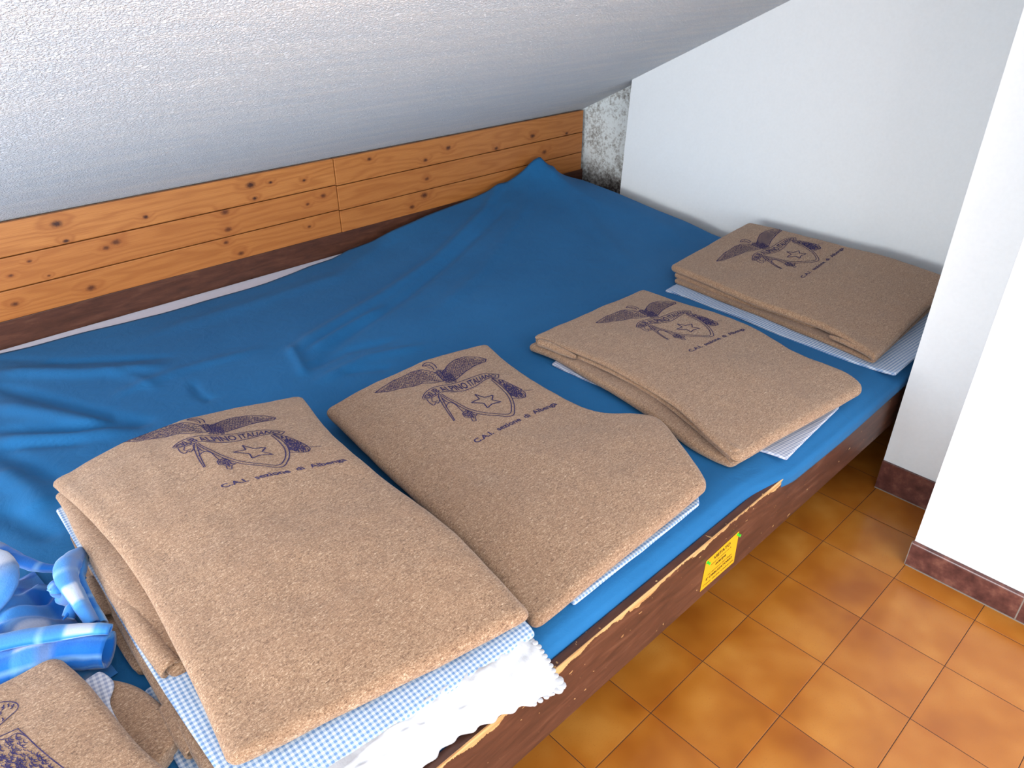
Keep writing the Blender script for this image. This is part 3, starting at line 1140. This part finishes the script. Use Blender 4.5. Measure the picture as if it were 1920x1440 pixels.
b4 = empty('wool_blanket.003', (0.45, 0.5, 0.43))
tag(b4, 'farthest folded brown wool blanket with blue crest, lying against the white wall', 'blanket', GB)
u4 = folded('upper_fold', b4, WOOL,
            A((1640, 670, .447), (1620, 652, .452), (1530, 602, .456), (1400, 556, .458), (1256, 496, .456)),
            [V3((.765, .12, .490)), V3((.775, .35, .504)), V3((.778, .6, .502)), V3((.780, .8, .504)), V3((.774, .915, .502))],
            .026, seed=13, loops=0, zmid=[(0, 0), (.5, .004), (1, 0)], und=.004)
l4 = folded('middle_fold', b4, WOOL,
            A((1531, 612, .434), (1450, 582, .436), (1400, 566, .436), (1330, 540, .436), (1262, 512, .434)),
            [V3((.74, .33, .444)), V3((.75, .6, .446)), V3((.75, .89, .444))],
            .016, seed=14, loops=0, und=.002)
m4 = folded('lower_fold', b4, WOOL,
            A((1640, 676, .426), (1530, 630, .426), (1400, 578, .426), (1262, 524, .426)),
            [V3((.74, .13, .430)), V3((.75, .5, .430)), V3((.75, .89, .430))],
            .014, seed=15, loops=0, und=.002)
rolled('rolled_edge', b4, WOOL, A((1632, 664, .438), (1605, 650, .438), (1560, 632, .438)), [.012, .011, .007], .8, seed=5)
crest(b4, [u4], (1505, 527), (1579, 481), (1343, 492), .470, .466)

# --- blanket under the first one
b6 = empty('wool_blanket.004', (-1.55, 0.5, 0.43))
tag(b6, 'folded brown wool blanket lying underneath the nearest blanket, only its left side in view', 'blanket', GB)
folded('upper_fold', b6, WOOL,
       [V3((-1.828, .10, .448)), V3((-1.826, .22, .450)), V3((-1.824, .40, .452)), V3((-1.818, .60, .452)), V3((-1.80, .94, .452))],
       [V3((-1.36, .16, .448)), V3((-1.34, .55, .450)), V3((-1.34, .94, .452))],
       .026, seed=21, loops=0, und=.003)
folded('lower_fold', b6, WOOL,
       [V3((-1.832, .47, .427)), V3((-1.83, .62, .428)), V3((-1.805, .92, .428))],
       [V3((-1.36, .47, .426)), V3((-1.36, .92, .426))],
       .022, seed=22, loops=1, und=.002)

rolled('rolled_edge', b6, WOOL, A((362, 1408, .430), (335, 1370, .434), (310, 1330, .436)), [.014, .013, .009], .9, seed=6)
rolled('rolled_edge', b6, WOOL, A((200, 1160, .432), (188, 1130, .434), (172, 1090, .436)), [.017, .016, .012], .9, seed=7)

# --- fifth pile at the left edge of the frame
b5 = empty('wool_blanket.005', (-2.15, 0.3, 0.43))
tag(b5, 'folded brown wool blanket with part crest in front of the crumpled plaid throw', 'blanket', GB)
u5 = folded('upper_fold', b5, WOOL,
            [V3((-2.46, -.02, .480)), V3((-2.46, .25, .485)), V3((-2.45, .54, .480))],
            A((345, 1465, .470), (318, 1440, .474), (258, 1388, .482), (205, 1325, .486), (155, 1265, .486), (105, 1220, .482)),
            .036, seed=17, zmid=[(0, 0), (.5, .01), (1, 0)], und=.005, rc=.03)
folded('lower_fold', b5, WOOL,
       [V3((-2.43, .03, .444)), V3((-2.42, .48, .444))],
       A((322, 1402, .436), (333, 1352, .438), (262, 1283, .440), (196, 1266, .440)),
       .032, seed=18, und=.004, rc=.03)


def crest5():
    rnd = random.Random(9)
    V, F = [], []

    def q(pts): return [V3(at(u, v, .488)[:2]) for u, v in pts]

    def st(pts, wd):
        b0 = len(V)
        for k, p in enumerate(pts):
            d = (pts[min(k + 1, len(pts) - 1)] - pts[max(k - 1, 0)])
            d = d.normalized() if d.length > 1e-9 else V3((1, 0))
            n = V3((-d.y, d.x)) * wd / 2
            V.append(p + n); V.append(p - n)
        for k in range(len(pts) - 1): F.append((b0 + 2 * k, b0 + 2 * k + 1, b0 + 2 * k + 3, b0 + 2 * k + 2))

    def sm(p): return [V3((a.x, a.y)) for a in resample([V3((b.x, b.y, 0)) for b in p], len(p) * 6)]
    st(sm(q([(-40, 1330), (-10, 1318), (10, 1314), (28, 1316), (34, 1323), (30, 1332), (18, 1343), (2, 1358), (-30, 1385)])), .0016)
    for (u, v) in [(6, 1320), (20, 1322), (3, 1324), (24, 1319), (14, 1318), (-4, 1336), (1, 1333), (4, 1346)]:
        st(sm(q([(u, v), (u + rnd.uniform(-4, 4), v + rnd.uniform(2, 6)), (u + rnd.uniform(-5, 2), v + 7)])), .0020)
    st(q([(-40, 1395), (0, 1382), (34, 1367), (48, 1380), (70, 1402), (95, 1423), (125, 1445), (150, 1465)]), .0016)
    st(sm(q([(0, 1388), (14, 1386), (22, 1381), (34, 1376), (52, 1384)])), .0014)
    poly = [(-40, 1400), (0, 1387), (40, 1380), (70, 1408), (95, 1432), (140, 1470), (-40, 1470)]
    for k in range(420):
        u, v = rnd.uniform(-40, 130), rnd.uniform(1378, 1470)
        if not inside((u, v), poly): continue
        r = rnd.uniform(3, 6.5)
        a0 = rnd.uniform(-.6, .6) + .6
        pts = [(u + r * math.cos(a0 + a), v + r * .8 * math.sin(a0 + a)) for a in (0, .6, 1.2, 1.8, 2.4, 3.0)]
        st(q(pts), rnd.uniform(.0009, .0017))
    o = conform('printed_crest', b5, [u5], V, F, INK)
    o['label'] = 'faded blue printed wing and scroll'


crest5()

# ------------------------------------------------------------------ checked sheets
GC = 'folded checked cotton sheets under the blankets'
c1 = folded('checked_sheet', None, CHECK,
            [V3((-1.806, .098, .452)), V3((-1.812, .20, .458)), V3((-1.815, .40, .461)), V3((-1.812, .62, .462)), V3((-1.806, .96, .464))],
            [*A((1004, 1188, .452)), V3((-1.305, .12, .458)), V3((-1.31, .5, .460)), V3((-1.32, .95, .462))],
            .009, seed=31, und=.004, rc=.006)
tag(c1, 'blue and white checked cotton sheet folded directly beneath the nearest blanket', 'sheet', GC)
c2 = folded('checked_sheet', None, CHECK,
            [V3((-1.185, .082, .411)), V3((-1.16, .4, .412)), V3((-1.14, .88, .412))],
            A((1312, 944, .414), (1276, 890, .414)) + [V3((-.745, .5, .412)), V3((-.72, .87, .412))],
            .009, seed=32, und=.004, rc=.006)
tag(c2, 'pale blue checked cotton sheet edging out below the second blanket with the flared edge', 'sheet', GC)
c3 = folded('checked_sheet', None, CHECKG,
            [*A((1476, 859, .411)), V3((-.505, .16, .410)), V3((-.53, .4, .411)), *A((1034, 682, .412))],
            [*A((1574, 762, .411)), V3((-.09, .16, .411)), V3((-.05, .5, .411)), V3((-.08, .84, .411))],
            .008, seed=33, und=.003, rc=.004)
tag(c3, 'grey and white checked cotton sheet whose corner sticks out under the third blanket', 'sheet', GC)
c4 = folded('checked_sheet', None, CHECK,
            A((1680, 700, .411), (1590, 674, .411), (1500, 640, .411), (1400, 600, .412), (1300, 560, .412), (1247, 543, .412)),
            [V3((.55, .035, .413)), V3((.73, .10, .414)), V3((.745, .5, .414)), V3((.745, .88, .414))],
            .010, seed=34, und=.003, rc=.006)
tag(c4, 'blue and white checked cotton sheet spread beneath the farthest blanket by the wall', 'sheet', GC)
c5 = folded('checked_sheet', None, CHECK,
            [V3((-1.845, .20, .4145)), V3((-1.842, .40, .414)), V3((-1.83, .44, .414))],
            [V3((-1.62, .20, .414)), V3((-1.62, .44, .414))],
            .009, seed=35, und=.002, rc=.006)
tag(c5, 'checked cotton sheet at the very bottom of the nearest stack, in the dark gap', 'sheet', GC)
c6 = folded('pillowcase', None, CHECKG,
            [V3((-2.15, .06, .448)), V3((-2.15, .46, .448))],
            A((300, 1432, .447), (240, 1376, .449), (206, 1318, .450), (213, 1278, .450), (188, 1256, .450)),
            .008, seed=36, und=.003, rc=.01)
tag(c6, 'small bit of pale grey pillowcase sticking out from under the blanket in the lower left', 'pillowcase')


# ------------------------------------------------------------------ white pillowcase
def pillow():
    root = empty('white_pillow', (-1.5, 0.2, 0.41))
    tag(root, 'white pillow in a scalloped cotton case drooping over the front board of the bunk', 'pillow')
    NU, NV = 90, 60
    TOP = [V3((-1.80, .055, .452)), V3((-1.70, .075, .452)), V3((-1.55, .085, .452)), V3((-1.42, .08, .451)), V3((-1.318, .095, .450))]
    HEM = A((700, 1520, .375), (793, 1442, .372), (850, 1390, .374), (916, 1357, .378), (958, 1335, .382), (1000, 1320, .386), (1054, 1288, .394))
    TOPs = resample(TOP, NU + 1)
    HEMs = resample([*HEM], NU + 1)

    def layer(dz, ext):
        V = []
        for i in range(NU + 1):
            u = i / NU
            a, h = TOPs[i].copy(), HEMs[i].copy()
            a.x += ext * .2
            h.x += ext * u
            for j in range(NV + 1):
                v = j / NV
                if v < .25:
                    p = V3((a.x, lerp(.40, a.y, v / .25), .451))
                else:
                    s = (v - .25) / .75
                    p = a.lerp(h, s)
                    p.z = lerp(a.z, h.z, s ** 1.15) + .012 * math.sin(math.pi * s) ** .8
                    amp = .0110 * math.sin(math.pi * min(1, s * 1.15 + .05)) + .002
                    p.z += amp * (mnoise.noise((u * 9 + s * 2.2, s * 2.5, 3)) + .5 * mnoise.noise((u * 22 + s * 3, s * 5, 8)))
                    if s > .8: p += (h - a).normalized() * .004 * math.sin(u * 62) * ((s - .8) / .2)
                p.z += dz * (1 if v > .25 else 1)
                V.append(p)
        F = []
        for i in range(NU):
            for j in range(NV):
                q = i * (NV + 1) + j
                F.append((q, q + NV + 1, q + NV + 2, q + 1))
        return V, F
    V1, F1 = layer(0, 0)
    me = fixn(mesh_from('pillowcase', V1, F1))
    o = link_mesh('pillowcase', me, WCOT, root)
    m = o.modifiers.new('t', 'SOLIDIFY'); m.thickness = .0022; m.offset = -1
    # rounded body of the pillow that carries the case
    folded('pillow_body', root, WCOT, [V3((-1.77, .075, .438)), V3((-1.77, .43, .446))], [V3((-1.36, .085, .438)), V3((-1.37, .43, .446))], .030, seed=41, und=.003)
    # scalloped embroidered edge: a row of small lobes along the right end and the corner
    bm = bmesh.new()
    edge = [V1[NU * (NV + 1) + j] for j in range(16, NV + 1)]
    pts = resample(edge, 15)
    pts += [HEMs[NU - k] + V3((0, 0, 0)) for k in range(2, 16, 3)]
    for k, p in enumerate(pts):
        r = .0052 + (.004 if 13 <= k <= 15 else 0)
        bmesh.ops.create_icosphere(bm, subdivisions=2, radius=r, matrix=Matrix.Translation(p) @ Matrix.Diagonal((1, 1, .35, 1)))
    me = bpy.data.meshes.new('scalloped_trim'); bm.to_mesh(me); bm.free()
    link_mesh('scalloped_trim', me, WCOT, root)


pillow()


# ------------------------------------------------------------------ blue plaid throw
def throw():
    V, F, UV = [], [], []

    def tube(pts, rad, seg=18, flat=1.0, uvo=(0, 0), wr=.14, us=1.0):
        """a rolled fold of cloth: rad is a list of radii along pts"""
        n = 40
        S = resample(pts, n)
        b0 = len(V)
        s_acc = 0
        for k in range(n):
            t = (S[min(k + 1, n - 1)] - S[max(k - 1, 0)]).normalized()
            side = t.cross(V3((0, 0, 1))).normalized()
            upv = side.cross(t)
            r = interp(k / (n - 1), [(i / (len(rad) - 1), q) for i, q in enumerate(rad)])
            if k: s_acc += (S[k] - S[k - 1]).length
            for j in range(seg):
                a = 2 * math.pi * j / seg
                rr = r * (1 + wr * (mnoise.noise((S[k].x * 30 + math.cos(a), S[k].y * 30, math.sin(a) * 1.5 + uvo[0])) + .6 * mnoise.noise((S[k].x * 60 + 2 * math.cos(a), S[k].y * 60, math.sin(a) * 3 + uvo[0]))))
                V.append(S[k] + side * rr * math.cos(a) + upv * rr * flat * math.sin(a))
                UV.append((uvo[0] + s_acc * us, uvo[1] + a * max(rad) * us))
        for k in range(n - 1):
            for j in range(seg):
                a, b = b0 + k * seg + j, b0 + k * seg + (j + 1) % seg
                F.append((a, b, b + seg, a + seg))
        for end, kk in ((0, 0), (1, n - 1)):      # tucked-in ends: the mouth of the fold
            c = b0 + kk * seg
            inner = []
            t = (S[min(kk + 1, n - 1)] - S[max(kk - 1, 0)]).normalized() * (-1 if end else 1)
            ctr = S[kk]
            for sc_, dep in ((.72, .004), (.55, .02), (.1, .045)):
                ring = []
                for j in range(seg):
                    V.append(ctr + (V[c + j] - ctr) * sc_ + t * dep)
                    UV.append(UV[c + j])
                    ring.append(len(V) - 1)
                inner.append(ring)
            prev = [c + j for j in range(seg)]
            for ring in inner:
                for j in range(seg): F.append((prev[j], prev[(j + 1) % seg], ring[(j + 1) % seg], ring[j]))
                prev = ring
            F.append(tuple(prev))
    # rumpled body
    TR = [([tuple(at(u, v, .46)[:2]) for u, v in pl], am, wd) for pl, am, wd in (
        (((62, 1080), (40, 1110), (0, 1150)), .020, .014), (((66, 1098), (30, 1135), (-20, 1175)), -.012, .010),
        (((95, 1100), (60, 1130), (10, 1158)), .014, .014), (((120, 1140), (70, 1152), (0, 1182)), .014, .012),
        (((112, 1150), (60, 1168), (10, 1190)), -.010, .010), (((75, 1075), (100, 1095), (118, 1128)), .012, .012))]
    n1, n2 = 90, 70
    b0 = len(V)
    for i in range(n1 + 1):
        for j in range(n2 + 1):
            a, b = i / n1, j / n2
            x = lerp(-2.42, -1.850, a) - .035 * b * a
            y = lerp(.50, .86, b) + .015 * math.sin(a * 7) - .12 * (1 - a) * b * 0
            e = min(a * 6 + .3, (1 - a) * 7, b * 6, (1 - b) * 6, 1)
            z = .408 + .050 * smooth01(e)
            f1 = (x * .9 + y * .55) * 30 + 1.6 * mnoise.noise((x * 6, y * 6, 2))
            for pl, am, wd in TR:
                d, tt = seg_dist(x, y, pl)
                if d < 3 * wd: z += am * math.exp(-(d / wd) ** 2)
            z += smooth01(e) * (.005 * math.sin(f1) + .006 * math.sin(f1 * 2.3 + 1) + .012 * mnoise.noise((x * 9, y * 9, 4)))
            V.append(V3((x, y, z)))
            UV.append((x * 1.08 + .05 * mnoise.noise((x * 8, y * 8, 1)) + .12 * y, y * 1.15 - .25 * x + .04 * mnoise.noise((x * 8, y * 8, 9))))
    for i in range(n1):
        for j in range(n2):
            q = b0 + i * (n2 + 1) + j
            F.append((q, q + n2 + 1, q + n2 + 2, q + 1))
    # front roll with its mouth open towards the stack
    tube(A((-160, 1300, .462), (-40, 1268, .462), (60, 1238, .462), (130, 1222, .460), (205, 1218, .456)), [.036, .036, .034, .034, .032], flat=.72, uvo=(.31, .2))
    # flat fold on top of the roll
    tube(A((-80, 1225, .487), (20, 1200, .490), (100, 1188, .490), (170, 1180, .488), (208, 1180, .484)), [.016, .018, .017, .015, .010], flat=.55, uvo=(.1, .63))
    # doubled fold that stands up against the stack
    tube(A((152, 1034, .478), (128, 1060, .492), (126, 1088, .492), (150, 1130, .486), (175, 1172, .476)), [.012, .023, .018, .013, .011], flat=.8, uvo=(.52, .06))
    tube(A((158, 1040, .470), (150, 1065, .476), (147, 1088, .474), (168, 1130, .468), (192, 1172, .462)), [.008, .012, .011, .010, .010], flat=1.0, uvo=(.66, .42))
    # little tucks behind
    tube(A((100, 1098, .480), (116, 1112, .482), (138, 1118, .476)), [.010, .013, .010], uvo=(.02, .3))
    tube(A((112, 1122, .478), (130, 1124, .480), (146, 1128, .474)), [.010, .013, .011], uvo=(.47, .55))
    tube(A((128, 1158, .468), (136, 1142, .474), (146, 1130, .472)), [.010, .012, .010], uvo=(.3, .95))
    # turned back flap at the left
    tube(A((-25, 1026, .474), (0, 1044, .480), (13, 1078, .484), (6, 1118, .480), (-22, 1160, .472)), [.006, .015, .021, .018, .007], flat=.30, uvo=(.070, .075), wr=.22, us=.45)
    tube(A((-20, 1022, .462), (30, 1048, .464), (70, 1062, .462), (108, 1066, .458)), [.018, .016, .012, .008], flat=.7, uvo=(.08, .5), wr=.2)
    me = bpy.data.meshes.new('blue_plaid_throw')
    me.from_pydata([tuple(v) for v in V], [], F)
    uvl = me.uv_layers.new(name='UVMap')
    for lp in me.loops: uvl.data[lp.index].uv = UV[lp.vertex_index]
    me.update()
    fixn(me)
    o = link_mesh('blue_plaid_throw', me, THROW)
    tag(o, 'crumpled blue plaid fleece throw bunched on the bed at the left of the nearest stack', 'throw')


throw()

# ------------------------------------------------------------------ yellow notice
nt_ = empty('yellow_notice', (-0.75, 0.0275, 0.265))
tag(nt_, 'small yellow paper notice with black lettering pinned to the dark front board', 'notice')
c = [V3((-.815, 0, .3100)), V3((-.6855, 0, .3165)), V3((-.682, 0, .2195)), V3((-.8195, 0, .2215))]
y0 = 0.0268
V = [V3((p.x, y0, p.z)) for p in c] + [V3((p.x, y0 + .0006, p.z)) for p in c]
link_mesh('paper', fixn(mesh_from('paper', V, [(0, 1, 2, 3), (7, 6, 5, 4), (0, 4, 5, 1), (1, 5, 6, 2), (2, 6, 7, 3), (3, 7, 4, 0)])), YEL, nt_, False)
lines = [('VIETATO', .165, .150, .50, True), ('entrare in camera con le', .290, .070, .60, False), ('scarpe', .425, .135, .32, True),
         ('nei dormitori del rifugio', .575, .070, .72, False), ("E' OBBLIGATORIO", .715, .105, .78, True), ("l'uso delle ciabatte", .860, .075, .90, False)]
TVv, TFf = [], []
for s, vv, hgt, wid, bold in lines:
    tv, tf = text_mesh(s, 1.0, .02 if bold else .0)
    w0 = max(v.x for v in tv)
    b0 = len(TVv)
    for v in tv:
        a = .5 + wid * (v.x / w0 - .5)
        b = vv + .035 - v.y * hgt
        p = c[0].lerp(c[1], a).lerp(c[3].lerp(c[2], a), b)
        TVv.append(V3((p.x, y0 - .0004, p.z)))
    TFf += [tuple(b0 + i for i in f) for f in tf]
link_mesh('lettering', mesh_from('lettering', TVv, TFf), BLK, nt_, False)
for k, (px, pz, lab) in enumerate([(-.8095, .3035, 'green push pin at the left corner of the yellow notice'), (-.6895, .3095, 'green push pin at the right corner of the yellow notice')]):
    bm = bmesh.new()
    R90 = Matrix.Rotation(math.pi / 2, 4, 'X')
    T = Matrix.Translation((px, 0, pz))
    bmesh.ops.create_cone(bm, cap_ends=True, segments=16, radius1=.0042, radius2=.0042, depth=.0014, matrix=T @ Matrix.Translation((0, y0 - .0008, 0)) @ R90)
    bmesh.ops.create_cone(bm, cap_ends=True, segments=16, radius1=.0028, radius2=.0022, depth=.0036, matrix=T @ Matrix.Translation((0, y0 - .0032, 0)) @ R90)
    bmesh.ops.create_cone(bm, cap_ends=True, segments=16, radius1=.0036, radius2=.0036, depth=.0016, matrix=T @ Matrix.Translation((0, y0 - .0058, 0)) @ R90)
    me = bpy.data.meshes.new('push_pin'); bm.to_mesh(me); bm.free()
    tag(link_mesh('push_pin', me, GREEN, None, False), lab, 'push pin', 'green pins on the yellow notice')
